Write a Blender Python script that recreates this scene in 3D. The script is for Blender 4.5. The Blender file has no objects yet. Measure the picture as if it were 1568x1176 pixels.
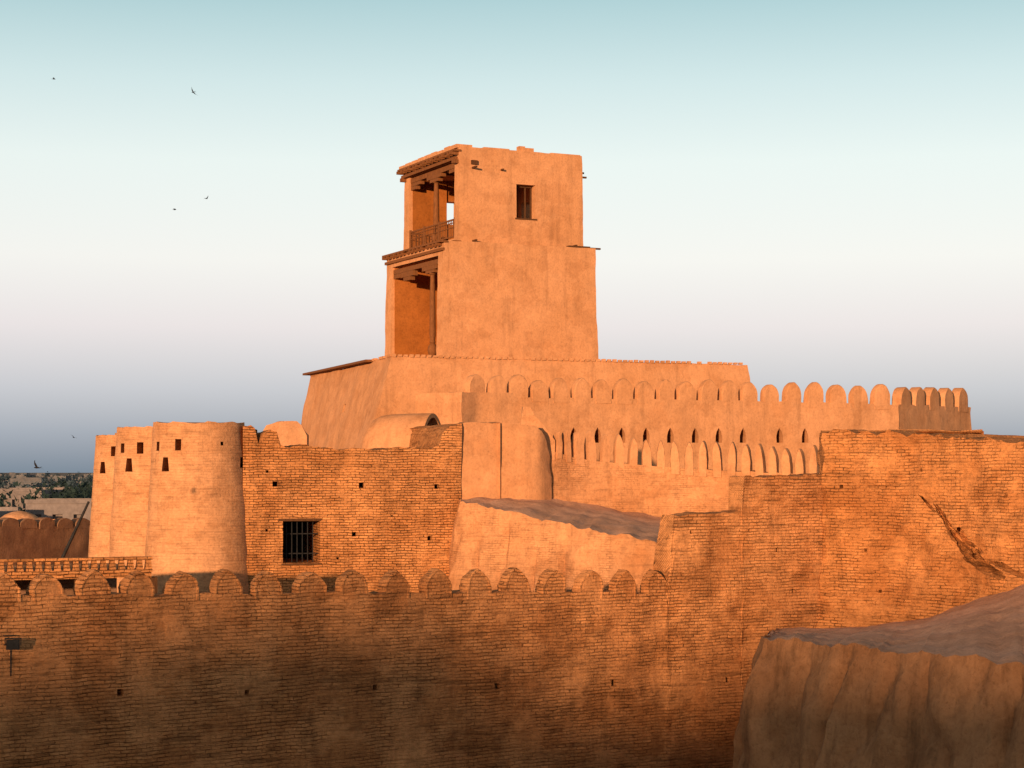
import bpy, bmesh, math, random
from mathutils import Vector, Matrix, noise
random.seed(7)
scene = bpy.context.scene
F = 2900.0; CZ = 12.0

def W(px, py, D):  # px, py are image pixels, D is a depth chosen per object
    "image pixel x / image pixel y / assumed depth -> world metres"
    return Vector(((px-784)/F*D, D, CZ+(720-py)/F*D))
def P(path): return [W(*p) for p in path]
def Dat(path, px):
    for a, b in zip(path, path[1:]):
        if a[0] <= px <= b[0] and b[0] > a[0]:
            t = (px-a[0])/(b[0]-a[0]); return a[2]+(b[2]-a[2])*t
    return path[-1][2]
def Yat(path, px):
    for a, b in zip(path, path[1:]):
        if a[0] <= px <= b[0] and b[0] > a[0]:
            t = (px-a[0])/(b[0]-a[0]); return a[1]+(b[1]-a[1])*t
    return path[-1][1]
def N(p, s=1.0): return noise.noise(Vector((p[0]*s, p[1]*s, p[2]*s)))

# ------------------------------------------------------------------ materials
def new_mat(name):
    m = bpy.data.materials.new(name); m.use_nodes = True
    nt = m.node_tree; nt.nodes.clear()
    out = nt.nodes.new('ShaderNodeOutputMaterial')
    b = nt.nodes.new('ShaderNodeBsdfPrincipled')
    b.inputs['Roughness'].default_value = 0.95
    b.inputs['Specular IOR Level'].default_value = 0.1
    nt.links.new(b.outputs[0], out.inputs[0])
    return m, nt, b
def nz(nt, vec, scale, detail=5, rough=.55, mapscale=None):
    if mapscale:
        mp = nt.nodes.new('ShaderNodeMapping'); mp.inputs['Scale'].default_value = mapscale
        nt.links.new(vec, mp.inputs[0]); vec = mp.outputs[0]
    n = nt.nodes.new('ShaderNodeTexNoise'); n.inputs['Scale'].default_value = scale
    n.inputs['Detail'].default_value = detail; n.inputs['Roughness'].default_value = rough
    nt.links.new(vec, n.inputs['Vector']); return n.outputs['Fac']
def ramp(nt, fac, stops):
    r = nt.nodes.new('ShaderNodeValToRGB')
    e = r.color_ramp.elements
    while len(e) < len(stops): e.new(.5)
    for el, (p, c) in zip(e, stops):
        el.position = p; el.color = (c[0], c[1], c[2], 1) if not isinstance(c, (int, float)) else (c, c, c, 1)
    nt.links.new(fac, r.inputs[0]); return r.outputs[0]
def mix(nt, a, b, fac, mode='MIX'):
    m = nt.nodes.new('ShaderNodeMix'); m.data_type = 'RGBA'; m.blend_type = mode
    for v, i in ((fac, 0), (a, 6), (b, 7)):
        if isinstance(v, (int, float)): m.inputs[i].default_value = v
        elif isinstance(v, tuple): m.inputs[i].default_value = (*v, 1)
        else: nt.links.new(v, m.inputs[i])
    return m.outputs[2]
def math_(nt, op, a, b):
    m = nt.nodes.new('ShaderNodeMath'); m.operation = op
    for i, v in enumerate((a, b)):
        if isinstance(v, (int, float)): m.inputs[i].default_value = v
        else: nt.links.new(v, m.inputs[i])
    return m.outputs[0]

def earth(name, col, col2, brick=0.0, streak=.25, bump=.35, course=.085, pits=.5, cover=(.42, .6), mortar=.42, lay=.0, patch=.5, mott=1.0):
    m, nt, b = new_mat(name)
    tc = nt.nodes.new('ShaderNodeTexCoord'); ob = tc.outputs['Object']; uv = tc.outputs['UV']
    big = nz(nt, ob, .35, 5, .6); med = nz(nt, ob, 1.7, 7, .66); fine = nz(nt, ob, 9, 5, .68)
    c = mix(nt, col, col2, ramp(nt, big, [(.35, 0.0), (.65, 1.0)]))
    c = mix(nt, c, ramp(nt, med, [(.25, .74), (.5, 1.0), (.75, 1.12)]), mott, 'MULTIPLY')
    pa = nz(nt, ob, .55, 8, .62, (1, 1, 1.4))
    c = mix(nt, c, ramp(nt, pa, [(.0, (.84, .79, .74)), (.44, (.84, .79, .74)), (.47, (1, 1, 1)), (.58, (1, 1, 1)), (.605, (1.1, 1.12, 1.14))]), patch, 'MULTIPLY')
    c = mix(nt, c, ramp(nt, fine, [(.25, .68), (.5, 1.0), (.8, 1.12)]), .9*mott, 'MULTIPLY')
    st = nz(nt, ob, 1.0, 6, .65, (2.6, 2.6, .18))
    c = mix(nt, c, ramp(nt, st, [(.32, .6), (.48, 1.0), (1, 1.06)]), streak, 'MULTIPLY')
    pit = nz(nt, ob, 16, 3, .7)
    c = mix(nt, c, ramp(nt, pit, [(.30, .3), (.38, 1.0), (1, 1.0)]), pits, 'MULTIPLY')
    h = math_(nt, 'ADD', math_(nt, 'MULTIPLY', med, .6), math_(nt, 'MULTIPLY', fine, .4))
    h = math_(nt, 'ADD', h, math_(nt, 'MULTIPLY', pit, .12))
    h = math_(nt, 'ADD', h, math_(nt, 'MULTIPLY', st, streak*.6))
    if lay > 0:
        ly = nz(nt, ob, 1.0, 4, .6, (.8, .8, 10.0))
        lr = ramp(nt, ly, [(.36, .55), (.46, 1.0), (.7, 1.08)])
        c = mix(nt, c, lr, lay, 'MULTIPLY')
        h = math_(nt, 'ADD', h, math_(nt, 'MULTIPLY', ly, lay*1.2))
    if brick > 0:
        dn = nt.nodes.new('ShaderNodeTexNoise'); dn.inputs['Scale'].default_value = 1.1; dn.inputs['Detail'].default_value = 7; dn.inputs['Roughness'].default_value = .66
        nt.links.new(ob, dn.inputs['Vector'])
        vm = nt.nodes.new('ShaderNodeVectorMath'); vm.operation = 'MULTIPLY_ADD'
        vm.inputs[1].default_value = (.45, .16, .0); nt.links.new(dn.outputs['Color'], vm.inputs[0]); nt.links.new(uv, vm.inputs[2])
        bt = nt.nodes.new('ShaderNodeTexBrick'); nt.links.new(vm.outputs[0], bt.inputs['Vector'])
        bt.inputs['Scale'].default_value = 1.0
        bt.inputs['Brick Width'].default_value = course*3.1; bt.inputs['Row Height'].default_value = course
        bt.inputs['Mortar Size'].default_value = course*.15; bt.inputs['Mortar Smooth'].default_value = 1.0
        bt.inputs['Color1'].default_value = (1.16, 1.14, 1.1, 1); bt.inputs['Color2'].default_value = (.74, .72, .7, 1)
        bt.inputs['Mortar'].default_value = (mortar, mortar*.93, mortar*.87, 1); bt.inputs['Bias'].default_value = -.1
        mask = math_(nt, 'MULTIPLY', ramp(nt, nz(nt, ob, .8, 9, .74), [(cover[0], 0.0), (cover[1], 1.0)]), brick)
        mask = math_(nt, 'ADD', mask, brick*.12)
        mask = math_(nt, 'MULTIPLY', mask, ramp(nt, nz(nt, ob, 4, 4, .7, (.7, .7, 1.6)), [(.34, .15), (.58, 1.0)]))
        mask = math_(nt, 'MINIMUM', mask, 1.0)
        c = mix(nt, c, bt.outputs['Color'], mask, 'MULTIPLY')
        h = math_(nt, 'ADD', h, math_(nt, 'MULTIPLY', math_(nt, 'MULTIPLY', bt.outputs['Fac'], -.9), mask))
    bp = nt.nodes.new('ShaderNodeBump'); bp.inputs['Strength'].default_value = bump; bp.inputs['Distance'].default_value = .12
    nt.links.new(h, bp.inputs['Height']); nt.links.new(bp.outputs[0], b.inputs['Normal'])
    nt.links.new(c, b.inputs['Base Color'])
    return m
PLASTER = earth('clay_plaster', (.54, .268, .135), (.48, .23, .108), streak=.45, bump=.42, patch=.5, mott=.75)
INNER_SHADE = earth('inner_shade_plaster', (.36, .125, .03), (.28, .095, .02), streak=.3, bump=.2)  # darker, more saturated clay: loggia interior shade put into the colour
PLASTER2 = earth('weathered_plaster', (.55, .27, .132), (.46, .215, .098), brick=.5, streak=.5, bump=.6, cover=(.48, .62), lay=.4, patch=.7)
ROUNDB = earth('bastion_brick', (.56, .29, .15), (.49, .24, .115), brick=.4, streak=.4, bump=.45, course=.1, cover=(.35, .65), mortar=.5, lay=.45, patch=.6)
BRICK = earth('old_brick', (.56, .25, .098), (.44, .185, .068), brick=1.0, streak=.3, bump=.9, course=.1, cover=(.36, .54), lay=.6, mortar=.3, patch=.8)
FRONTB = earth('front_wall_brick', (.55, .25, .102), (.44, .19, .075), brick=.85, streak=.5, bump=.8, course=.095, cover=(.41, .58), lay=.75, mortar=.36, patch=1.0)
RUIN = earth('ruin_brick', (.54, .235, .088), (.43, .175, .06), brick=.65, streak=.45, bump=1.0, course=.095, cover=(.44, .62), lay=.6, patch=1.0)
DIRT_LIT = earth('skylit_packed_dirt', (.60, .35, .235), (.50, .28, .18), streak=0, bump=.5, pits=.3)  # terrace dirt, lightened in colour to carry sky light on the flat top
MOUND_LIT = earth('skylit_mound_dirt', (.60, .345, .23), (.49, .27, .17), streak=0, bump=.7, pits=.5)  # rampart-top dirt, its lighter tone paints in sky and grazing sunlight
SLOPE = earth('eroded_clay', (.42, .205, .095), (.31, .145, .067), streak=.9, bump=.8)
SHADECL = earth('shade_clay', (.30, .17, .10), (.24, .13, .08), streak=.3, bump=.4)  # dark tone paints in shade on the outer wall and gallery back wall
TOWNH = earth('hazed_town_render', (.15, .145, .15), (.09, .10, .12), streak=0, bump=.1)  # bluish grey puts distance haze into the base colour
def plain(name, col, rough=.8, vary=.5, scale=6, stretch=(1, 1, 1)):
    m, nt, b = new_mat(name); tc = nt.nodes.new('ShaderNodeTexCoord')
    n = nz(nt, tc.outputs['Object'], scale, 5, .6, stretch)
    c = mix(nt, tuple(col), ramp(nt, n, [(.3, 1-vary), (.7, 1+vary*.4)]), 1.0, 'MULTIPLY')
    nt.links.new(c, b.inputs['Base Color']); b.inputs['Roughness'].default_value = rough
    return m
WOOD = plain('aged_wood', (.20, .08, .03), stretch=(6, 6, .6))
WOODD = plain('dark_wood', (.10, .045, .02), stretch=(6, 6, .6))
IRON = plain('black_iron', (.02, .02, .022), .6)
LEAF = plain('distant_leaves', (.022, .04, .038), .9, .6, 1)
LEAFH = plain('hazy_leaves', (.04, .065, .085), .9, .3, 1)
BIRD = plain('bird_plumage', (.02, .02, .025), .8)

# ------------------------------------------------------------------ mesh helpers
def link(me, name, mat, parent=None, smooth=True, sharp=40):
    o = bpy.data.objects.new(name, me); scene.collection.objects.link(o)
    if mat: me.materials.append(mat)
    if smooth:
        me.polygons.foreach_set('use_smooth', [True]*len(me.polygons))
        me.set_sharp_from_angle(angle=math.radians(sharp))
    if parent: o.parent = parent
    return o
def empty(name, loc=(0, 0, 0), rz=0):
    e = bpy.data.objects.new(name, None); e.location = loc; e.rotation_euler = (0, 0, rz)
    scene.collection.objects.link(e); return e

def strip(name, front, zb, mat, back=None, thick=1.0, batter=0.0, res=.3, rough=.04, jag=.04, rill=0.0, nt=2, parent=None, toprough=.03, topmat=None):
    pts = []; bks = []
    for i in range(len(front)-1):
        a, b = front[i], front[i+1]
        n = max(1, math.ceil((b.xy-a.xy).length/res))
        for k in range(n):
            pts.append(a.lerp(b, k/n))
            if back: bks.append(back[i].lerp(back[i+1], k/n))
    pts.append(front[-1].copy())
    if back: bks.append(back[-1].copy())
    n = len(pts); s = [0]
    for i in range(1, n): s.append(s[-1]+(pts[i].xy-pts[i-1].xy).length)
    nr = max(2, math.ceil((max(p.z for p in pts)-zb)/res))
    V = []; UV = []; fr = []; tp = []; bb = []
    for i, p in enumerate(pts):
        a = pts[max(0, i-1)]; b = pts[min(n-1, i+1)]
        t = (b.xy-a.xy); t = t.normalized() if t.length > 1e-6 else Vector((1, 0))
        nrm = Vector((t.y, -t.x, 0))
        zt = p.z + jag*(N((s[i]*1.3, zb, p.y), 1)+.8*N((s[i]*4.1, 3, p.x*.3), 1))*1.3
        col = []
        for j in range(nr+1):
            f = j/nr; z = zb+(zt-zb)*f
            q = Vector((p.x, p.y, z))+nrm*(batter*(p.z-z))
            d = rough*(N((q.x, q.y, q.z*1.3), .7)*1.6+N(q, 2.3))
            if rill:
                sl_ = s[i]+.25*(zt-z)*N((s[i]*.4, 2, 2))
                dn = min(1.0, .25+(zt-z)*.9)
                d += rill*dn*(-1.5*max(0, .22-abs(N((sl_*.8, q.z*.25, 5))))*2.2+N((sl_*2.6, q.z*.4, 9))*.35)
            q += nrm*d
            col.append(len(V)); V.append(q); UV.append((s[i], z))
        fr.append(col)
        bk = bks[i].copy() if back else Vector((p.x, p.y, zt))-nrm*thick
        row = [col[-1]]
        f0 = V[col[-1]].copy()
        for k in range(1, nt+1):
            q = f0.lerp(bk, k/nt); q.z += toprough*(N(q, .9)*2+N(q, 2.6)*.8)
            row.append(len(V)); V.append(q); UV.append((s[i], zt+(q-f0).length))
        tp.append(row)
        bb.append(len(V)); V.append(Vector((bk.x, bk.y, zb))); UV.append((s[i], zb-1))
    Fc = []; top_idx = set()
    for i in range(n-1):
        for j in range(nr): Fc.append((fr[i][j], fr[i+1][j], fr[i+1][j+1], fr[i][j+1]))
        for k in range(nt): top_idx.add(len(Fc)); Fc.append((tp[i][k], tp[i+1][k], tp[i+1][k+1], tp[i][k+1]))
        Fc.append((tp[i][-1], tp[i+1][-1], bb[i+1], bb[i]))
        Fc.append((fr[i][0], bb[i], bb[i+1], fr[i+1][0]))
    Fc.append(fr[0]+tp[0][1:]+[bb[0]])
    Fc.append(list(reversed(fr[-1]+tp[-1][1:]+[bb[-1]])))
    o = mesh_from(name, V, Fc, UV, mat, parent)
    if topmat:
        o.data.materials.append(topmat)
        for i in top_idx: o.data.polygons[i].material_index = 1
    return o

def mesh_from(name, V, Fc, UV, mat, parent=None, smooth=True, sharp=40):
    me = bpy.data.meshes.new(name); me.from_pydata([tuple(v) for v in V], [], Fc)
    if UV:
        ul = me.uv_layers.new(name='UVMap')
        for l in me.loops: ul.data[l.index].uv = UV[l.vertex_index]
    bm = bmesh.new(); bm.from_mesh(me); bmesh.ops.recalc_face_normals(bm, faces=bm.faces); bm.to_mesh(me); bm.free()
    return link(me, name, mat, parent, smooth, sharp)

def merlons(name, items, mat, parent=None, rim=.03, front=False):
    """items: (base centre, tangent2d, w, h, t)"""
    V = []; Fc = []; UV = []
    half = [(.5, -.25), (.5, .12), (.5, .34), (.475, .5), (.42, .64), (.34, .77), (.23, .88), (.11, .96)]
    if front: half = [(.52, -.25), (.52, .1), (.52, .3), (.48, .36), (.45, .5), (.38, .64), (.26, .79), (.12, .93)]
    for idx, (c, t, w, h, th) in enumerate(items):
        t = Vector((t[0], t[1], 0)).normalized(); nr = Vector((t.y, -t.x, 0))
        ws = w*random.uniform(.92, 1.06); hs = h*random.uniform(.88, 1.06); lean = random.uniform(-.05, .05)
        ol = [(x, y) for x, y in half]+[(0, 1)]+[(-x, y) for x, y in reversed(half)]
        rings = []
        for off, sc in ((-th, 1), (-.02, 1), (.02, .95), (.02, .84), (.02-rim, .8)):
            r = []
            for x, y in ol:
                yy = .38+(y-.38)*sc if y > -.2 else y
                q = c+t*(x*sc*ws+lean*y)+nr*off+Vector((0, 0, yy*hs))
                e = .02*N(q, 5)+.02*N(q, 1.7)
                k = 2.0 if front else 1
                q = q+nr*e+Vector((0, 0, k*.03*N(q, 3.1) if y > 0 else 0))+t*k*.025*N(q, 3.7)
                r.append(len(V)); V.append(q); UV.append((q.dot(t)+idx*.37, q.z))
            rings.append(r)
        m = len(ol)
        for a, b in zip(rings, rings[1:]):
            for k in range(m): Fc.append((a[k], a[(k+1) % m], b[(k+1) % m], b[k]))
        Fc.append(list(reversed(rings[0])))
        q = c+nr*(.02-rim)+Vector((0, 0, .38*hs)); ci = len(V); V.append(q); UV.append((q.dot(t)+idx*.37, q.z))
        r = rings[-1]
        for k in range(m): Fc.append((r[k], r[(k+1) % m], ci))
    return mesh_from(name, V, Fc, UV, mat, parent, True, 35)

def boxes(name, items, mat, parent=None, smooth=False):
    """items: (centre, xaxis2d, sx, sy, sz, [toptaper])"""
    V = []; Fc = []; UV = []
    for it in items:
        c, ax, sx, sy, sz = it[:5]; tt = it[5] if len(it) > 5 else 1
        c = Vector(c); ax = Vector((ax[0], ax[1], 0)).normalized(); ay = Vector((-ax.y, ax.x, 0))
        b = len(V)
        for z, k in ((-1, 1), (1, tt)):
            for x, y in ((-1, -1), (1, -1), (1, 1), (-1, 1)):
                q = c+ax*(x*sx/2*k)+ay*(y*sy/2)+Vector((0, 0, z*sz/2)); V.append(q); UV.append((q.x, q.z))
        Fc += [(b, b+3, b+2, b+1), (b+4, b+5, b+6, b+7)]+[(b+i, b+(i+1) % 4, b+4+(i+1) % 4, b+4+i) for i in range(4)]
    return mesh_from(name, V, Fc, UV, mat, parent, smooth)

def cut(obj, items=None, cutter=None):
    c = cutter or boxes('cutter', items, None)
    if obj.parent and not cutter:
        c.parent = obj.parent
    bpy.context.view_layer.update()
    keep = obj.data.copy(); nv0 = len(keep.vertices)
    zs = [v.co.x for v in keep.vertices]; ext0 = max(zs)-min(zs)
    md = obj.modifiers.new('b', 'BOOLEAN'); md.operation = 'DIFFERENCE'; md.object = c; md.solver = 'EXACT'
    with bpy.context.temp_override(object=obj, active_object=obj, selected_objects=[obj]):
        bpy.ops.object.modifier_apply(modifier='b')
    bpy.data.objects.remove(c, do_unlink=True)
    zs = [v.co.x for v in obj.data.vertices]
    if len(obj.data.vertices) < nv0*.8 or not zs or (max(zs)-min(zs)) < ext0*.95:
        print('BOOLEAN REVERTED', obj.name); obj.data = keep
    obj.data.set_sharp_from_angle(angle=math.radians(40))

def arch_cutter(items):
    V = []; Fc = []
    ol = [(-.5, 0), (.5, 0), (.5, .45), (.32, .75), (0, 1), (-.32, .75), (-.5, .45)]
    for c, ax, w, h, d in items:
        ax = Vector((ax[0], ax[1], 0)).normalized(); ay = Vector((-ax.y, ax.x, 0)); b = len(V)
        for k in (-1, 1):
            for x, y in ol: V.append(c+ax*x*w+ay*k*d/2+Vector((0, 0, y*h)))
        m = len(ol)
        Fc += [list(range(b, b+m)), list(range(b+2*m-1, b+m-1, -1))]
        Fc += [(b+i, b+m+i, b+m+(i+1) % m, b+(i+1) % m) for i in range(m)]
    return mesh_from('cutter', V, Fc, None, None)

def cavity_cutter(c, rx, ry, rz, tilt, seed):
    bm = bmesh.new(); bmesh.ops.create_icosphere(bm, subdivisions=4, radius=1)
    for v in bm.verts:
        u = v.co.normalized()
        d = 1+.5*N(u+Vector((seed, 0, 0)), 1.6)+.3*N(u+Vector((seed, 3, 0)), 4)
        q = Vector((u.x*rx, u.y*ry, u.z*rz))*d
        q = Vector((q.x*math.cos(tilt)-q.z*math.sin(tilt), q.y, q.x*math.sin(tilt)+q.z*math.cos(tilt)))
        q.z += q.y*.35
        v.co = q+c
    me = bpy.data.meshes.new('cutter'); bm.to_mesh(me); bm.free()
    return link(me, 'cutter', None, None, False)

def on_path(path, px, py=None):
    d = Dat(path, px); c = W(px, Yat(path, px) if py is None else py, d)
    a = W(px-8, 0, Dat(path, px-8)); b = W(px+8, 0, Dat(path, px+8))
    t = (b-a).xy.normalized(); return c, t
def hole(path, px, py, w, h, depth, out=1.0, taper=1):
    c, t = on_path(path, px, py); n = Vector((-t.y, t.x, 0))
    return (c+n*((depth-out)/2), t, w, depth+out, h, taper)

def block(name, corners_bot, corners_top, mat, cuts=14, rough=.03, parent=None):
    bm = bmesh.new(); vs = [bm.verts.new(v) for v in corners_bot+corners_top]
    for f in ((3, 2, 1, 0), (4, 5, 6, 7), (0, 1, 5, 4), (1, 2, 6, 5), (2, 3, 7, 6), (3, 0, 4, 7)): bm.faces.new([vs[i] for i in f])
    bmesh.ops.subdivide_edges(bm, edges=bm.edges[:], cuts=cuts, use_grid_fill=True)
    bm.normal_update()
    mv = {v: v.normal*(rough*(N(v.co, .6)*1.5+N(v.co, 1.9)*.8)) for v in bm.verts}
    for v, d in mv.items(): v.co += d
    bmesh.ops.recalc_face_normals(bm, faces=bm.faces)
    me = bpy.data.meshes.new(name); bm.to_mesh(me); bm.free()
    ul = me.uv_layers.new(name='UVMap')
    for l in me.loops:
        co = me.vertices[l.vertex_index].co; ul.data[l.index].uv = (co.x+co.y*.8, co.z)
    return link(me, name, mat, parent, True, 35)
def lbox(u0, u1, v0, v1, z0, z1, b=0):
    return ([Vector((u0-b, v0-b, z0)), Vector((u1+b, v0-b, z0)), Vector((u1+b, v1+b, z0)), Vector((u0-b, v1+b, z0))],
            [Vector((u0, v0, z1)), Vector((u1, v0, z1)), Vector((u1, v1, z1)), Vector((u0, v1, z1))])
def ub(u0, u1, v0, v1, z0, z1):
    return (Vector(((u0+u1)/2, (v0+v1)/2, (z0+z1)/2)), (1, 0), u1-u0, v1-v0, z1-z0)

def lathe(name, c, prof, mat, parent=None, seg=16):
    V = []; Fc = []
    for r, z in prof:
        for k in range(seg):
            a = 2*math.pi*k/seg; V.append(Vector((c[0]+r*math.cos(a), c[1]+r*math.sin(a), c[2]+z)))
    for i in range(len(prof)-1):
        for k in range(seg): Fc.append((i*seg+k, i*seg+(k+1) % seg, (i+1)*seg+(k+1) % seg, (i+1)*seg+k))
    Fc.append(list(reversed(range(seg)))); Fc.append([(len(prof)-1)*seg+k for k in range(seg)])
    return mesh_from(name, V, Fc, None, mat, parent)

# ------------------------------------------------------------------ ground
V = []; Fc = []
xs = [-6000, -1500, -400, -150, -60, -30, 0, 30, 60, 150, 400, 1500, 6000]; ys = [-2500, -600, -250, -120, -40, 0, 30, 60, 90, 130, 200, 400, 900, 2500, 9000]
for y in ys:
    for x in xs: V.append((x, y, 0))
for j in range(len(ys)-1):
    for i in range(len(xs)-1):
        a = j*len(xs)+i; Fc.append((a, a+1, a+len(xs)+1, a+len(xs)))
mesh_from('ground', V, Fc, None, plain('desert_ground', (.22, .16, .12), .95, .4, .05))

# ------------------------------------------------------------------ foreground crenellated brick wall
A = [(-260, 914, 44.5), (0, 912, 46.5), (400, 909, 50.5), (700, 906, 54), (1020, 908, 57.8), (1022, 888, 57.802), (1024, 868, 57.83), (1026, 835, 57.86), (1030, 812, 57.9), (1034, 790, 57.95),
     (1080, 787, 58.5), (1137, 783, 59.2), (1138.2, 729, 59.215), (1200, 727, 60), (1290, 727, 61)]
wall = strip('crenellated_brick_wall', P(A), 0, FRONTB, thick=.75, res=.2, rough=.075, jag=.07)
cents = [-120, -58, 8, 75, 147, 213, 282, 350, 412, 478, 543, 609, 672, 734, 793, 849, 905, 958, 1008]
it = []
for k, px in enumerate(cents):
    c, t = on_path(A, px); d = c.y
    w = 42.5-(px/1000*7.5)
    it.append((c+Vector((0, 0, -.02)), t, w*d/F/max(.5, t[0]), 38*d/F, .4))
merlons('merlons', it, FRONTB, wall, .02, True)
hs = []
for px, py, w in [(182, 1060, .17), (378, 1060, .13), (574, 1053, .15), (758, 1050, .15), (938, 1045, .17), (1115, 1041, .14),
                  (1060, 815, .1), (1190, 842, .12), (1215, 905, .12)]:
    hs.append(hole(A, px, py, w, w*1.1, .6, .3))
cut(wall, hs)

# ------------------------------------------------------------------ ruined brick bastion (right)
B = [(1259, 664, 63.5), (1262, 663, 60.6), (1310, 661, 60.1), (1355, 664, 59.5), (1400, 663, 58.8), (1470, 669, 57.6), (1540, 676, 56.3), (1640, 686, 54.5), (1900, 700, 49)]
bast = strip('ruined_brick_bastion', P(B), 0, RUIN, thick=5, batter=.045, res=.15, rough=.15, jag=.12, nt=6)
cut(bast, [hole(B, px, py, w, w, .7, 1.2) for px, py, w in [(1290, 745, .12), (1330, 842, .1), (1410, 720, .1), (1545, 760, .12), (1350, 905, .1)]])
for (px, py, rx, ry, rz_, tl, sd_) in [(1480, 832, .58, 1.3, .26, -.65, 1.3), (1512, 866, .5, 1.2, .17, -.2, 5.1), (1552, 872, .6, .9, .10, -.12, 9.7), (1448, 796, .5, .7, .08, -.95, 12.2), (1420, 770, .3, .5, .05, -.8, 17.2)]:
    c, t = on_path(B, px, py); n = Vector((t.y, -t.x, 0))
    z_ = c.z; c = c+n*(.045*(13.0-z_)-.1)
    cut(bast, cutter=cavity_cutter(c, rx, ry, rz_, tl, sd_))

# ------------------------------------------------------------------ clay rampart bottom right
C = [(1186, 968, 57.0), (1168, 975, 49), (1230, 982, 48), (1300, 990, 46.6), (1380, 997, 45.3), (1450, 1005, 44), (1600, 1018, 42), (1900, 1040, 38)]
Cb = [(1190, 966, 57.5), (1205, 964, 58.3), (1290, 960, 58.2), (1360, 954, 57.8), (1420, 945, 57.2), (1480, 924, 56.6), (1575, 892, 55), (1900, 850, 50)]
strip('clay_rampart', P(C), 0, SLOPE, back=P(Cb), batter=.25, res=.13, rough=.07, jag=.09, rill=.38, nt=40, toprough=.05, topmat=MOUND_LIT)

# ------------------------------------------------------------------ terrace with battered retaining wall
T = [(702, 764, 73.0), (703, 767, 71.5), (760, 779, 70.6), (860, 802, 69), (950, 820, 67.5), (1045, 838, 66)]
Tb = [(712, 762, 74.2), (790, 759, 74.9), (832, 756, 75.6), (900, 768, 76.4), (980, 786, 76.2), (1060, 806, 75)]
strip('clay_retaining_terrace', P(T), 0, PLASTER2, back=P(Tb), batter=.17, res=.18, rough=.07, jag=.1, rill=.3, nt=24, toprough=.05, topmat=DIRT_LIT)

# ------------------------------------------------------------------ brick gatehouse building
E = [(372, 652, 71), (384, 650, 71.02), (390, 655, 71.05), (396, 678, 71.1), (402, 664, 71.15), (408, 660, 71.2), (424, 664, 71.25), (430, 683, 71.3), (500, 686, 71.7), (565, 688, 72),
     (640, 686, 72.5), (672, 684, 72.72), (678, 662, 72.76), (690, 650, 72.85), (706, 648, 73)]
eb = strip('brick_gatehouse', P(E), 0, BRICK, thick=6, res=.16, rough=.1, jag=.1, nt=8, batter=.01)
cut(eb, [hole(E, 461.5, 830, 57*71.5/F, 64*71.5/F, 4.5, 1)])
hh = []
for px, py, w in [(421, 741, .2), (553, 743, .2), (669, 745, .18), (408, 812, .1), (542, 818, .17), (657, 824, .17), (409, 722, .1), (600, 790, .07), (517, 855, .09)]:
    hh.append(hole(E, px, py, w, w, .8, .6))
cut(eb, hh)
c, t = on_path(E, 461, 830); n = Vector((-t.y, t.x, 0)); bars = []
for k in range(6):
    bars.append((c+Vector((t.x, t.y, 0))*(-.5+.2*k)+n*.45, t, .035, .035, 1.56))
for z in (-.45, .3): bars.append((c+n*.48+Vector((0, 0, z)), t, 1.38, .03, .04))
boxes('window_bars', bars, IRON, eb)
boxes('room_shade_sheet', [(c+n*4.46, t, 1.38, .06, 1.56)], IRON, eb)  # black sheet at the back stands in for the room's shade
boxes('window_lintel', [(c+Vector((0, 0, .84))+n*.1, t, 1.7, .3, .1), (c+Vector((0, 0, -.83))+n*.06, t, 1.5, .3, .06)], WOODD, eb)

def vault(name, c, ax, L, R, H, mat, thick=.18):
    ax = Vector((ax[0], ax[1], 0)).normalized(); ay = Vector((-ax.y, ax.x, 0)); V = []; Fc = []; UV = []
    NA = 18
    secs = [(-.5, .02), (-.49, .3), (-.46, .52), (-.41, .72), (-.33, .88), (-.22, .97), (-.1, 1), (.2, 1.0), (.5, 1.0)]
    def ring(x, k, inner):
        r = []
        for a in range(NA+1):
            th = math.pi*a/NA
            RR = max(.01, (R-inner)*k); HH = max(.01, (H-inner)*k)
            q = c+ax*(x*L)+ay*(math.cos(th)*RR)+Vector((0, 0, math.sin(th)**.9*HH))
            if inner == 0: q += (q-c).normalized()*.05*N(q, 1.3)
            r.append(len(V)); V.append(q); UV.append((x*L, a*.2))
        return r
    rs = [ring(x, k, 0) for x, k in secs]
    for a, b in zip(rs, rs[1:]):
        for i in range(NA): Fc.append((a[i], a[i+1], b[i+1], b[i]))
    ri = [ring(x, k, thick) for x, k in secs[4:]]
    for a, b in zip(ri, ri[1:]):
        for i in range(NA): Fc.append((a[i], b[i], b[i+1], a[i+1]))
    for i in range(NA): Fc.append((rs[-1][i], rs[-1][i+1], ri[-1][i+1], ri[-1][i]))
    Fc.append(ri[0])
    return mesh_from(name, V, Fc, UV, mat, None)
vc = W(610, 690, 79.5)
vault('roof_vault', vc+Vector((0, 0, -.6)), (.93, -.36), 3.2, 1.3, 2.15, PLASTER)
strip('clay_parapet', P([(400, 664, 86), (408, 650, 86), (425, 646, 86), (455, 644, 86.3), (462, 652, 86.4), (470, 668, 86.4)]), 6, PLASTER, thick=.8, jag=.05)

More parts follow.
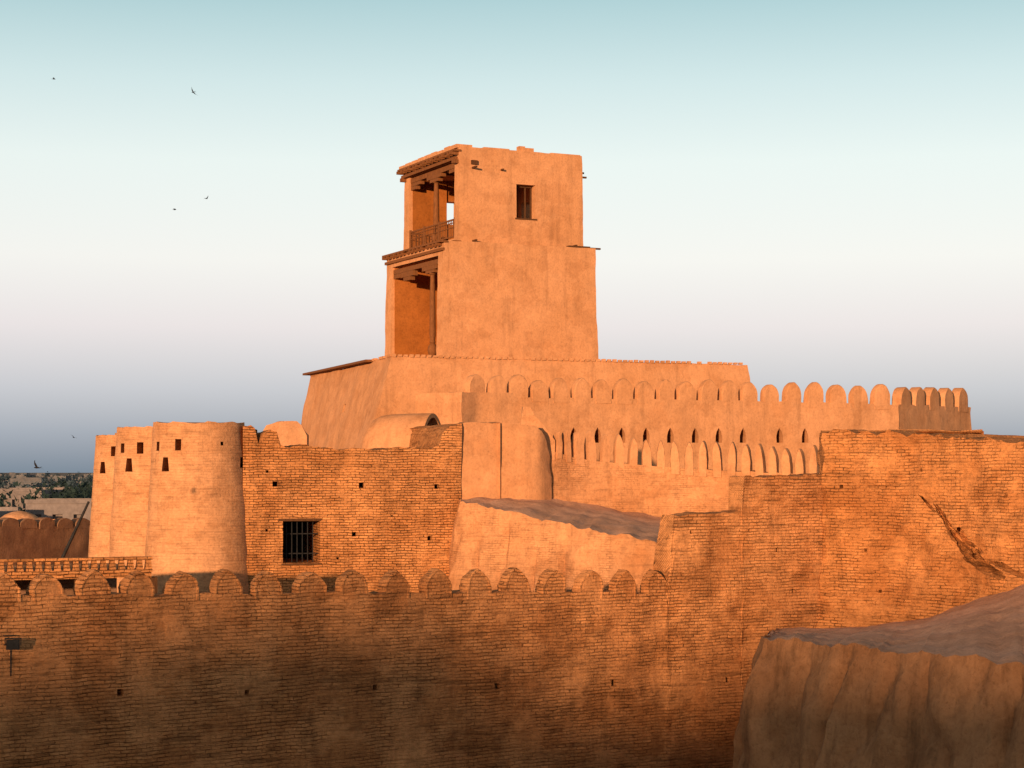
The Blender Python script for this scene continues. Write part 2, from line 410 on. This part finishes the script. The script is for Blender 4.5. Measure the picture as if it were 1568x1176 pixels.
# ------------------------------------------------------------------ round bastions
def bastion(name, px, D, rt, ytop, holes, slope=.062):
    c = W(px, 720, D); zt = CZ+(720-ytop)/F*D; V = []; Fc = []; UV = []; seg = 72; nr = 50
    e = empty(name, (c.x, c.y, 0))
    for j in range(nr+1):
        z = zt*j/nr; r = rt+slope*(zt-z)
        for k in range(seg):
            a = 2*math.pi*k/seg; q = Vector((math.cos(a)*r, math.sin(a)*r, z))
            q2 = q+Vector((c.x, c.y, 0)); d = 1+.018*N(q2, .8)+.010*N(q2, 2.5)
            if j == nr: q.z += .07*N(q2, 2.2)+.05*N(q2, 6)
            V.append(Vector((q.x*d, q.y*d, q.z))); UV.append((a*rt, z))
    for j in range(nr):
        for k in range(seg): Fc.append((j*seg+k, j*seg+(k+1) % seg, (j+1)*seg+(k+1) % seg, (j+1)*seg+k))
    b = len(V)
    for zz in (zt, zt-.3):
        for k in range(seg):
            a = 2*math.pi*k/seg; V.append(Vector((math.cos(a)*(rt-.35), math.sin(a)*(rt-.35), zz))); UV.append((a*rt, zz))
    top = nr*seg
    for k in range(seg):
        k2 = (k+1) % seg
        Fc.append((top+k, top+k2, b+k2, b+k)); Fc.append((b+k, b+k2, b+seg+k2, b+seg+k))
    Fc.append([b+seg+k for k in range(seg)]); Fc.append(list(reversed(range(seg))))
    o = mesh_from('shaft', V, Fc, UV, ROUNDB, e)
    for hx, hy, w, h, tp in holes:
        z = CZ+(720-hy)/F*(D-rt); r = rt+slope*(zt-z)
        sx = (hx-784)/F*(D-rt*.8)-c.x; sx = max(-r*.95, min(r*.95, sx)); a = math.asin(sx/r)
        sp = Vector((math.sin(a)*r, -math.cos(a)*r, z))
        a2 = a*.25; nv = Vector((math.sin(a2), -math.cos(a2), 0)); t = (-nv.y, nv.x)
        cut(o, [(sp-nv*.35, t, w, 2.7, h, tp)])
    return e
f1 = bastion('round_bastion', 305, 71.6, 1.70, 648, [(275, 681, .24, .42, 1), (254, 711, .34, .52, .65), (340, 679, .1, .14, 1), (366, 708, .2, .4, .7), (240, 683, .16, .34, 1)])
f2 = bastion('round_bastion', 236, 84, 1.62, 655, [(217, 686, .3, .5, 1), (199, 712, .38, .58, .65), (187, 686, .22, .42, 1)])
f3 = bastion('round_bastion', 196, 97, 1.62, 667, [(176, 691, .28, .5, 1), (158, 716, .38, .58, .65)])
cw = [(236-60, 663, 109), (215, 662, 97), (262, 661, 84.5), (330, 660, 72.5)]
strip('curtain_wall', P(cw), 0, PLASTER2, thick=.8, rough=.04)

# ------------------------------------------------------------------ clay block + stepped parapet + curved crenellated wall
J = [(701, 648, 75), (703, 647, 73.1), (740, 648, 73.35), (780, 649, 73.65), (810, 650, 73.9), (822, 651, 74.05), (829, 660, 74.2), (836, 674, 74.4), (843, 698, 74.65)]
strip('clay_corner_block', P(J), 4, PLASTER, thick=1.6, batter=.03, rough=.05, jag=.06, nt=6, res=.2)
K = [(806, 688, 74.7), (846, 691, 74.9), (868, 697, 75.2), (895, 703, 75.6), (930, 708, 75.95), (990, 713, 76.2), (1060, 718, 76.1), (1140, 722, 75.6), (1200, 725, 75), (1300, 730, 74)]
kw = strip('curved_crenellated_wall', P(K), 4, PLASTER2, thick=.7, batter=.04, rough=.07, jag=.03)
strip('sloping_stair_parapet', P([(798, 642, 74.7), (801, 622, 74.7), (812, 623, 74.75), (818, 636, 74.78), (832, 650, 74.84), (850, 674, 74.95)]), 12.4, PLASTER, thick=.4, rough=.03, jag=.03, res=.15)
km = [857, 871, 888, 907, 928, 949, 970, 991, 1012, 1034, 1055, 1076, 1098, 1120, 1142, 1163, 1183, 1204, 1224, 1245]
it = []
for px in km:
    c, t = on_path(K, px); d = c.y
    it.append((c, t, (.35 if px > 880 else .24)*random.uniform(.9, 1.05), (44 if px > 860 else 38)*d/F, .4))
merlons('merlons', it, PLASTER, kw, .0)

# ------------------------------------------------------------------ upper crenellated wall
H = [(706, 601, 87.2), (731, 601, 88), (795, 602, 88.9), (805, 608, 89.0), (900, 610, 90.4), (1040, 612, 92.4), (1160, 614, 94.2), (1290, 617, 96), (1376, 620, 97.3)]
hw = strip('upper_crenellated_wall', P(H), 4, PLASTER, thick=3.0, batter=.03, rough=.05, jag=.03)
hm = [731, 763, 795, 827, 859, 892, 924, 956, 989, 1021, 1053, 1086, 1118, 1149, 1182, 1215, 1249, 1284, 1318, 1351]
it = []
for px in hm:
    c, t = on_path(H, px); d = c.y
    it.append((c, t, 26*d/F/t[0], 30*d/F, .45))
merlons('merlons', it, PLASTER, hw, .0)
for px in [878, 915, 952, 989, 1026, 1064, 1100, 1137, 1193, 1232]:
    c, t = on_path(H, px, 678)
    n = Vector((-t.y, t.x, 0))
    a3 = (n*.55+Vector((0, 1, 0))*.45).normalized(); tt = (a3.y, -a3.x)
    cut(hw, cutter=arch_cutter([(c+a3*.9, tt, .36, .74, 3.4)]))
R = [(1376, 620, 97.4), (1430, 621, 101), (1487, 624, 105)]
rw = strip('return_crenellated_wall', P(R), 4, PLASTER, thick=1.0, batter=.02, rough=.05)
it = []
for px in [1387, 1409, 1431, 1453, 1475]:
    c, t = on_path(R, px); it.append((c, t, 1.25, 28*c.y/F, .5))
merlons('merlons', it, PLASTER, rw, .0)

# ------------------------------------------------------------------ citadel platform
zt = 17.85; zb = 4.0
a, b_, c_ = Vector((-6.15, 97, zt)), Vector((13.05, 104.8, zt)), Vector((-12.2, 114.7, zt-.15)); d_ = b_+(c_-a)
def down(p, dx, dy): return Vector((p.x+dx, p.y+dy, zb))
pl = block('citadel_platform', [down(a, -3.6, -2.0), down(b_, 1.6, -1.9), down(d_, 2.5, 3), down(c_, -2.9, 1)], [a, b_, d_, c_], PLASTER, 38, .07)
cut(pl, [(W(508, 625, 104), (.3, -.95), .5, 2.4, .45)])
den = []
fd = (b_-a); L = fd.length; u2 = fd.normalized()
for k in range(int(L/.32)):
    if random.random() < .12: continue
    p = a+u2*(k*.32+.1); den.append((p+Vector((.0, -.02, .03)), (u2.x, u2.y), .18, .2, .13+random.uniform(-.03, .03)))
sd = (c_-a); u3 = sd.normalized()
for k in range(int(sd.length/.35)):
    if random.random() < .15: continue
    p = a+u3*(k*.35+.1); den.append((p+Vector((0, 0, .03)), (u3.x, u3.y), .2, .2, .12))
boxes('dentil_bricks', den, PLASTER, pl)
q0 = a+u3*4; boxes('coping', [((q0+c_)/2+Vector((-.12, -.05, .05)), (u3.x, u3.y), (c_-q0).length+.6, .6, .12)], WOOD, pl)

# ------------------------------------------------------------------ watchtower
rz = math.radians(25.5)
tw = empty('watchtower', (-3.57, 99.5, 0), rz)
lo = block('lower_storey', *lbox(0, 9.0, 0, 8.1, 17.0, 24.1, .12), PLASTER, 24, .035, tw)
cut(lo, [ub(-1.5, 3.6, .75, 7.25, 17.88, 23.35)])
up = block('upper_storey', *lbox(1.116, 8.47, .575, 8.15, 24.0, 29.2, .06), PLASTER, 22, .025, tw)
cut(up, [ub(1.75, 7.9, 1.15, 7.6, 24.4, 28.45)])
cut(up, [ub(0, 2.2, 1.1, 7.45, 24.35, 28.5)])
cut(up, [ub(4.48, 5.62, -.5, 1.6, 25.57, 27.4)])
cut(up, [ub(3.4, 4.15, 7.2, 9, 26.0, 27.3)])
cut(up, [ub(7.4, 9.2, 5.6, 7.0, 25.5, 27.4)])
boxes('inner_shade_lining', [ub(.12, 3.58, 7.2, 7.28, 17.9, 23.33), ub(3.55, 3.64, .8, 7.2, 17.9, 23.33),
      ub(1.3, 3.38, 7.4, 7.62, 24.42, 28.43), ub(3.38, 4.17, 7.56, 7.62, 24.42, 25.98), ub(3.38, 4.17, 7.56, 7.62, 27.32, 28.43), ub(4.17, 7.85, 7.56, 7.62, 24.42, 28.43)], INNER_SHADE, tw)
bm_items = []
for k in range(9):
    v = .6+k*.92; bm_items.append(ub(.98, 1.9, v, v+.75, 29.12, 29.25+random.uniform(0, .1)))
bm_items += [ub(4.9, 5.6, .7, 1.3, 29.1, 29.42), ub(4.75, 5.1, .75, 1.1, 29.1, 29.5), ub(2.6, 4.1, .62, 1.1, 29.12, 29.27), ub(6.6, 8.4, .62, 1.1, 29.12, 29.25)]
boxes('roof_remains', bm_items, PLASTER, tw)
wd = [ub(.75, 1.2, .5, 8.4, 28.92, 29.02), ub(1.18, 1.42, .9, 7.6, 28.16, 28.42), ub(.90, 1.1, .7, 8.2, 28.5, 28.66), ub(.7, 1.15, .35, 8.3, 24.1, 24.17),
      ub(.06, .32, .75, 7.3, 22.95, 23.2), ub(-.14, .02, -.02, 8.1, 23.55, 23.70), ub(-.28, .2, -.05, 8.15, 23.98, 24.08)]
for k in range(15):
    v = .6+k*.54
    wd.append(ub(.68+random.uniform(-.1, .05), 1.6, v, v+.14, 28.74, 28.9))
    wd.append(ub(-.24+random.uniform(-.1, .06), .9, v-.3, v-.16, 23.82, 23.97))
wd += [ub(1.16, 1.46, 3.1, 5.1, 27.96, 28.15), ub(1.16, 1.46, 3.55, 4.65, 27.78, 27.95), ub(1.2, 1.45, 6.1, 7.5, 27.96, 28.15), ub(1.2, 1.45, 6.7, 7.5, 27.76, 27.95), ub(1.2, 1.45, 1.1, 2.1, 27.96, 28.15),
       ub(.8, 1.3, 7.9, 8.12, 28.3, 28.5), ub(.8, 1.3, .6, .85, 28.3, 28.5),
       ub(.04, .36, 1.1, 3.1, 22.72, 22.94), ub(.04, .36, 1.5, 2.6, 22.55, 22.71), ub(.06, .34, 4.4, 6.2, 22.66, 22.94), ub(.06, .34, 4.8, 5.8, 22.45, 22.65), ub(.06, .34, 6.3, 7.3, 22.7, 22.94),
       ub(1.7, 7.8, 4, 4.2, 28.2, 28.4), ub(.5, 3.5, 2.5, 2.75, 23.1, 23.33), ub(.5, 3.5, 5, 5.2, 23.1, 23.33)]
boxes('wood_beams', wd, WOOD, tw)
st = []
for (u, v, z, du, dv) in [(8.9, .1, 24.1, .9, .12), (8.4, .7, 28.05, .8, .12), (8.45, .8, 28.3, .5, .1), (1.9, .4, 28.1, .1, .7), (1.9, .45, 24.2, .1, .8), (7.9, .5, 24.22, .1, .8), (3.6, .5, 28.1, .1, .35), (8.1, .3, 24.16, 1.3, .35)]:
    st.append((Vector((u+.0, v, z)), (1, 0), du, dv, .09))
st += [ub(1.8, 2.15, .45, .6, 28.28, 28.5)]
boxes('projecting_beams', st, WOODD, tw)
prof = [(.16, 0), (.16, .12), (.1, .16), (.17, .3), (.2, .5), (.17, .72), (.09, .86), (.12, .92), (.1, 1.05), (.125, 1.3), (.11, 3.6), (.09, 4.6), (.14, 4.66), (.12, 4.72)]
lathe('lower_column', (.2, 2.0, 17.95), [(r*1.35, z*.975) for r, z in prof], WOOD, tw)
boxes('column_plinth', [ub(-.02, .42, 1.78, 2.22, 17.86, 18.0)], PLASTER, tw)
lathe('upper_column', (1.32, 4.1, 24.35), [(r*1.35, z*.73) for r, z in prof], WOOD, tw)
rl = [ub(1.1, 1.18, 1.1, 7.4, 25.35, 25.43), ub(1.1, 1.16, 1.1, 7.4, 24.45, 24.51), ub(1.1, 1.16, 1.1, 7.4, 24.95, 24.99), ub(1.1, 1.16, 1.1, 7.4, 25.2, 25.24)]
k = 1.15
while k < 7.4:
    rl.append(ub(1.12, 1.15, k, k+.05, 24.48, 25.38)); k += .21
for k in (1.1, 3.2, 5.3, 7.3): rl.append(ub(1.08, 1.2, k, k+.1, 24.3, 25.5))
boxes('balcony_railing', rl, WOOD, tw)
boxes('window_frame', [ub(4.46, 4.55, 1.0, 1.12, 25.6, 27.36), ub(5.56, 5.63, 1.0, 1.12, 25.6, 27.36), ub(5.2, 5.26, 1.0, 1.1, 25.6, 27.36), ub(4.4, 5.7, .95, 1.1, 27.3, 27.42),
                       ub(4.4, 5.7, .5, .9, 25.5, 25.58)], WOODD, tw)

# ------------------------------------------------------------------ left: gallery with pierced parapet
ge = empty('covered_gallery')
g0, g1 = W(-260, 882, 53.5), W(232, 882, 57.0); t = (g1-g0).xy.normalized(); Lg = (g1-g0).xy.length; T3 = Vector((t.x, t.y, 0)); nn = Vector((-t.y, t.x, 0))
z0 = 8.93; g0.z = z0; its = []; mid = g0+T3*Lg/2
its.append((mid+nn*3+Vector((0, 0, -.07)), t, Lg, 6, .16))
its.append((mid+Vector((0, 0, .06)), t, Lg, .3, .09)); its.append((mid+Vector((0, 0, .43)), t, Lg, .32, .09))
k = 0.1
while k < Lg:
    its.append((g0+T3*k+Vector((0, 0, .24)), t, .2, .24, .28, .6)); k += .27
boxes('pierced_parapet', its, BRICK, ge)
boxes('posts', [(g0+T3*k+nn*.3+Vector((0, 0, -4.6)), t, .25, .25, 8.9) for k in [i*2.2+.4 for i in range(int(Lg/2.2)+1)]], WOODD, ge)
boxes('back_wall', [(mid+nn*5.6+Vector((0, 0, -4.7)), t, Lg, .3, 9.0)], SHADECL, ge)

Lw = [(-200, 806, 97), (-60, 806, 103), (60, 806, 108.5), (150, 806, 113)]
lw = strip('outer_crenellated_wall', P(Lw), 0, SHADECL, thick=.8, rough=.05)
it = []
for px in range(-180, 150, 28):
    c, t = on_path(Lw, px); it.append((c, t, 1.35, .5, .5))
merlons('merlons', it, SHADECL, lw, 0)
p0, p1 = W(94, 858, 96), W(136, 768, 96)
dv = (p1-p0); me = bpy.data.meshes.new('wooden_pole'); bm = bmesh.new()
bmesh.ops.create_cone(bm, cap_ends=True, segments=10, radius1=.09, radius2=.06, depth=dv.length)
bm.transform(Matrix.Translation((p0+p1)/2)@dv.to_track_quat('Z', 'Y').to_matrix().to_4x4()); bm.to_mesh(me); bm.free()
pole = link(me, 'wooden_pole', IRON)
boxes('mast_base', [(Vector((p0.x, p0.y, p0.z/2)), (1, 0), .25, .25, p0.z)], WOODD, pole)

def house(name, c, ax, sx, sy, h, mat, z0=0, wins=4):
    e = empty(name, (c[0], c[1], 0), math.atan2(ax[1], ax[0]))
    o = block('walls', *lbox(-sx/2, sx/2, -sy/2, sy/2, 0, h, .1), mat, 8, .05, e)
    cs = []
    for k in range(wins):
        u = -sx/2+sx*(k+.5)/wins
        for zz in [h-2.2-3*j for j in range(max(1, int(h/3.2)))]:
            if zz > .5: cs.append(ub(u-.45, u+.45, -sy/2-1, -sy/2+.5, zz, zz+1.2))
    cut(o, cs)
    boxes('roof_parapet', [ub(-sx/2-.1, sx/2+.1, -sy/2-.1, -sy/2+.2, h, h+.35), ub(-sx/2-.1, sx/2+.1, sy/2-.2, sy/2+.1, h, h+.35)], mat, e)
    return e
GREYR = plain('grey_render', (.20, .17, .165), .9, .3, 2)
c = W(112, 770, 175); house('mud_brick_house', (c.x, c.y), (1, .1), 7.5, 7, 9.0, GREYR)
c = W(30, 785, 150); house('mud_brick_house', (c.x, c.y), (1, .2), 5.5, 5, 7.7, PLASTER)
c = W(-60, 775, 165); house('mud_brick_house', (c.x, c.y), (1, -.1), 8, 6, 8.4, GREYR)
c = W(30, 778, 145); lathe('brick_dome', (c.x, c.y, 5.2), [(1.8, -5.2), (1.8, 2.3), (1.75, 2.7), (1.5, 3.1), (1.1, 3.4), (.6, 3.6), (.05, 3.7)], ROUNDB, None, 28)
c = W(14, 752, 250); house('apartment_block', (c.x, c.y), (1, .3), 5.5, 8, 9.2, GREYR, wins=4)
c = W(58, 748, 290); house('apartment_block', (c.x, c.y), (1, -.2), 5, 8, 9.0, GREYR, wins=3)
its = []
for k in range(420):
    D = 420+random.random()**1.5*2600; X = random.uniform(-.6, .5)*D
    if random.random() < .6: X = random.uniform(-.34, -.18)*D
    h = random.uniform(4, 7) if D < 900 else random.uniform(4, 9)
    its.append((Vector((X, D, h/2)), (1, random.uniform(-.4, .4)), random.uniform(4, 12), random.uniform(6, 14), h))
boxes('distant_town', its, TOWNH)
V = []; Fc = []; mi = []
for k in range(380):
    if k < 80:
        D = random.uniform(190, 380); X = (random.uniform(-60, 165)-784)/F*D; h = random.uniform(6.5, 10.2)
        if k > 34: X = (random.uniform(66, 150)-784)/F*D
    else:
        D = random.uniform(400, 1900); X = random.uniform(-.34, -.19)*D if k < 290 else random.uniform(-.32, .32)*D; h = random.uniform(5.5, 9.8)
    b = len(V)
    for zz, r in ((0, .25), (h*.6, .12)):
        for a_ in range(4): V.append((X+r*math.cos(a_*1.57), D+r*math.sin(a_*1.57), zz))
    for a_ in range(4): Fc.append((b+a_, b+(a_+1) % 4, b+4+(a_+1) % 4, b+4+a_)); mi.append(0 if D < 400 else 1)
    wd_ = 1.4 if D < 400 else 2.4
    cl = [(random.gauss(0, wd_), random.gauss(0, 1.2), h*random.uniform(.35, .95), random.uniform(.8, 1.5)) for _ in range(7)]
    for _ in range(170):
        cx, cy, cz, cr = random.choice(cl)
        q = Vector((random.gauss(0, .5), random.gauss(0, .5), random.gauss(0, .45)))*cr+Vector((X+cx, D+cy, cz))
        b = len(V); s = .45 if D < 400 else .7
        for _ in range(3): V.append(q+Vector((random.uniform(-s, s), random.uniform(-s, s), random.uniform(-s, s))))
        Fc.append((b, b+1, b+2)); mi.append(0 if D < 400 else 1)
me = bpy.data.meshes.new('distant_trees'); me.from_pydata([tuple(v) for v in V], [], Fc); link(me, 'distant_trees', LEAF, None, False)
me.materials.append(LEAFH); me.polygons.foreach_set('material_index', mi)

# ------------------------------------------------------------------ floodlight on front wall
c, t = on_path(A, 26, 985); fl = empty('floodlight', c)
boxes('housing', [(Vector((0, -.38, .0)), (1, .2), .32, .12, .24), (Vector((0, -.3, .02)), (1, .2), .22, .1, .16)], IRON, fl)
boxes('glass', [(Vector((.01, -.445, 0)), (1, .2), .27, .01, .19)], IRON, fl)
boxes('bracket', [(Vector((-.2, -.2, 0)), (1, 0), .03, .45, .03), (Vector((-.2, -.04, -.12)), (1, 0), .04, .03, .45), (Vector((.0, -.36, .15)), (1, .2), .4, .04, .03), (Vector((-.19, -.38, .07)), (1, .2), .02, .04, .18), (Vector((.19, -.36, .07)), (1, .2), .02, .04, .18),
                  (Vector((-.12, -.12, -.45)), (1, .2), .03, .02, .7), (Vector((-.16, -.12, .2)), (1, .2), .3, .03, .03)], IRON, fl)

# ------------------------------------------------------------------ birds (swallows)
def bird(px, py, D, s, yaw, bank, flap):
    V = []; Fc = []
    secs = [(-.5, .006), (-.3, .03), (-.1, .07), (.12, .085), (.28, .06), (.36, .05), (.42, .035), (.48, .006)]
    for x_, r in secs:
        for k in range(8):
            a = k*math.pi/4; V.append(Vector((x_*.4, math.cos(a)*r*.5, math.sin(a)*r*.5)))
    for i in range(len(secs)-1):
        for k in range(8): Fc.append((i*8+k, i*8+(k+1) % 8, (i+1)*8+(k+1) % 8, (i+1)*8+k))
    for sg in (-1, 1):
        b = len(V); pts = [(.07, .02, 0), (.1, .16, flap*.5), (.04, .3, flap), (-.1, .42, flap*.9), (-.0, .26, flap*.8), (-.04, .14, flap*.35), (-.05, .02, 0)]
        for x_, y_, z_ in pts: V.append(Vector((x_, sg*y_, z_)))
        Fc += [(b, b+1, b+5, b+6), (b+1, b+2, b+4, b+5), (b+2, b+3, b+4)]
        b = len(V); V += [Vector((-.16, 0, 0)), Vector((-.16, sg*.02, 0)), Vector((-.32, sg*.07, .01)), Vector((-.2, 0, 0))]; Fc.append((b, b+1, b+2, b+3))
    me = bpy.data.meshes.new('bird'); me.from_pydata([tuple(v*s) for v in V], [], Fc); o = link(me, 'bird', BIRD)
    o.location = W(px, py, D); o.rotation_euler = (bank, 0, yaw)
for a_ in [(82, 121, 75, .42, .3, .3, .12), (296, 141, 70, .5, 2.4, .8, .1), (316, 304, 75, .42, .9, -.4, .12), (267, 321, 70, .4, 0, .1, .1), (113, 670, 80, .4, 1.2, .5, .12), (57, 716, 60, .7, 2.7, .6, .15)]:
    bird(*a_)

# ------------------------------------------------------------------ town building behind the viewpoint (casts the evening shadow)
az = math.radians(19); el = math.radians(5)
sh = Vector((-math.sin(az), -math.cos(az), 0)); pr = Vector((math.cos(az), -math.sin(az), 0))
DS = 300
base = Vector((-2, 52, 0))+sh*DS
me_ = empty('madrasa_building', base, math.atan2(pr.y, pr.x))
rise = DS*math.tan(el)
def mb(nm, p0, p1, z, dpt=14):
    boxes(nm, [ub(p0, p1, -dpt, 0, 0, z+rise)], PLASTER, me_)
mb('left_wing', -70, -6.4, 7.3, 16); mb('portal', -6.39, 1.2, 8.5, 10); mb('right_wing', 1.21, 7.5, 6.2, 16); mb('end_tower', 7.51, 26, 7.9, 15); mb('far_wing', 26.01, 60, 7.2, 15)

# ------------------------------------------------------------------ light, sky, camera
sd = Vector((math.sin(az)*math.cos(el), math.cos(az)*math.cos(el), -math.sin(el)))
sl = bpy.data.lights.new('sun', 'SUN'); sl.energy = 6.8; sl.angle = math.radians(.9); sl.color = (1, .59, .31)
so = bpy.data.objects.new('sun', sl); so.rotation_euler = sd.to_track_quat('-Z', 'Y').to_euler(); scene.collection.objects.link(so)
w = bpy.data.worlds.new('World'); scene.world = w; w.use_nodes = True; nt = w.node_tree; nt.nodes.clear()
out = nt.nodes.new('ShaderNodeOutputWorld'); bg1 = nt.nodes.new('ShaderNodeBackground'); bg2 = nt.nodes.new('ShaderNodeBackground'); ad = nt.nodes.new('ShaderNodeAddShader')
sky = nt.nodes.new('ShaderNodeTexSky'); sky.sky_type = 'NISHITA'; sky.sun_disc = False; sky.sun_elevation = el; sky.sun_rotation = math.radians(180+19)
nt.links.new(sky.outputs[0], bg1.inputs[0]); bg1.inputs[1].default_value = .05
tc = nt.nodes.new('ShaderNodeTexCoord'); sx = nt.nodes.new('ShaderNodeSeparateXYZ'); nt.links.new(tc.outputs['Generated'], sx.inputs[0])
mr = nt.nodes.new('ShaderNodeMapRange'); mr.inputs[1].default_value = 0; mr.inputs[2].default_value = .5; nt.links.new(sx.outputs[2], mr.inputs[0])
col = ramp(nt, mr.outputs[0], [(0, (.15, .23, .33)), (.04, (.26, .34, .47)), (.084, (.43, .47, .60)), (.15, (.69, .63, .71)), (.22, (.80, .77, .78)), (.32, (.74, .79, .78)), (.40, (.57, .69, .70)), (.49, (.34, .52, .55)), (.7, (.20, .24, .25)), (1, (.17, .18, .18))])
nt.links.new(col, bg2.inputs[0]); bg2.inputs[1].default_value = .95
nt.links.new(bg1.outputs[0], ad.inputs[0]); nt.links.new(bg2.outputs[0], ad.inputs[1]); nt.links.new(ad.outputs[0], out.inputs[0])

cam = bpy.data.cameras.new('camera'); cam.sensor_width = 36; cam.lens = F/1568*36; cam.shift_y = 132/1568; cam.clip_end = 20000; cam.clip_start = .5
co = bpy.data.objects.new('camera', cam); co.location = (0, 0, CZ); co.rotation_euler = (math.pi/2, 0, 0); scene.collection.objects.link(co); scene.camera = co
scene.view_settings.view_transform = 'Standard'; scene.view_settings.look = 'None'; scene.view_settings.exposure = 0
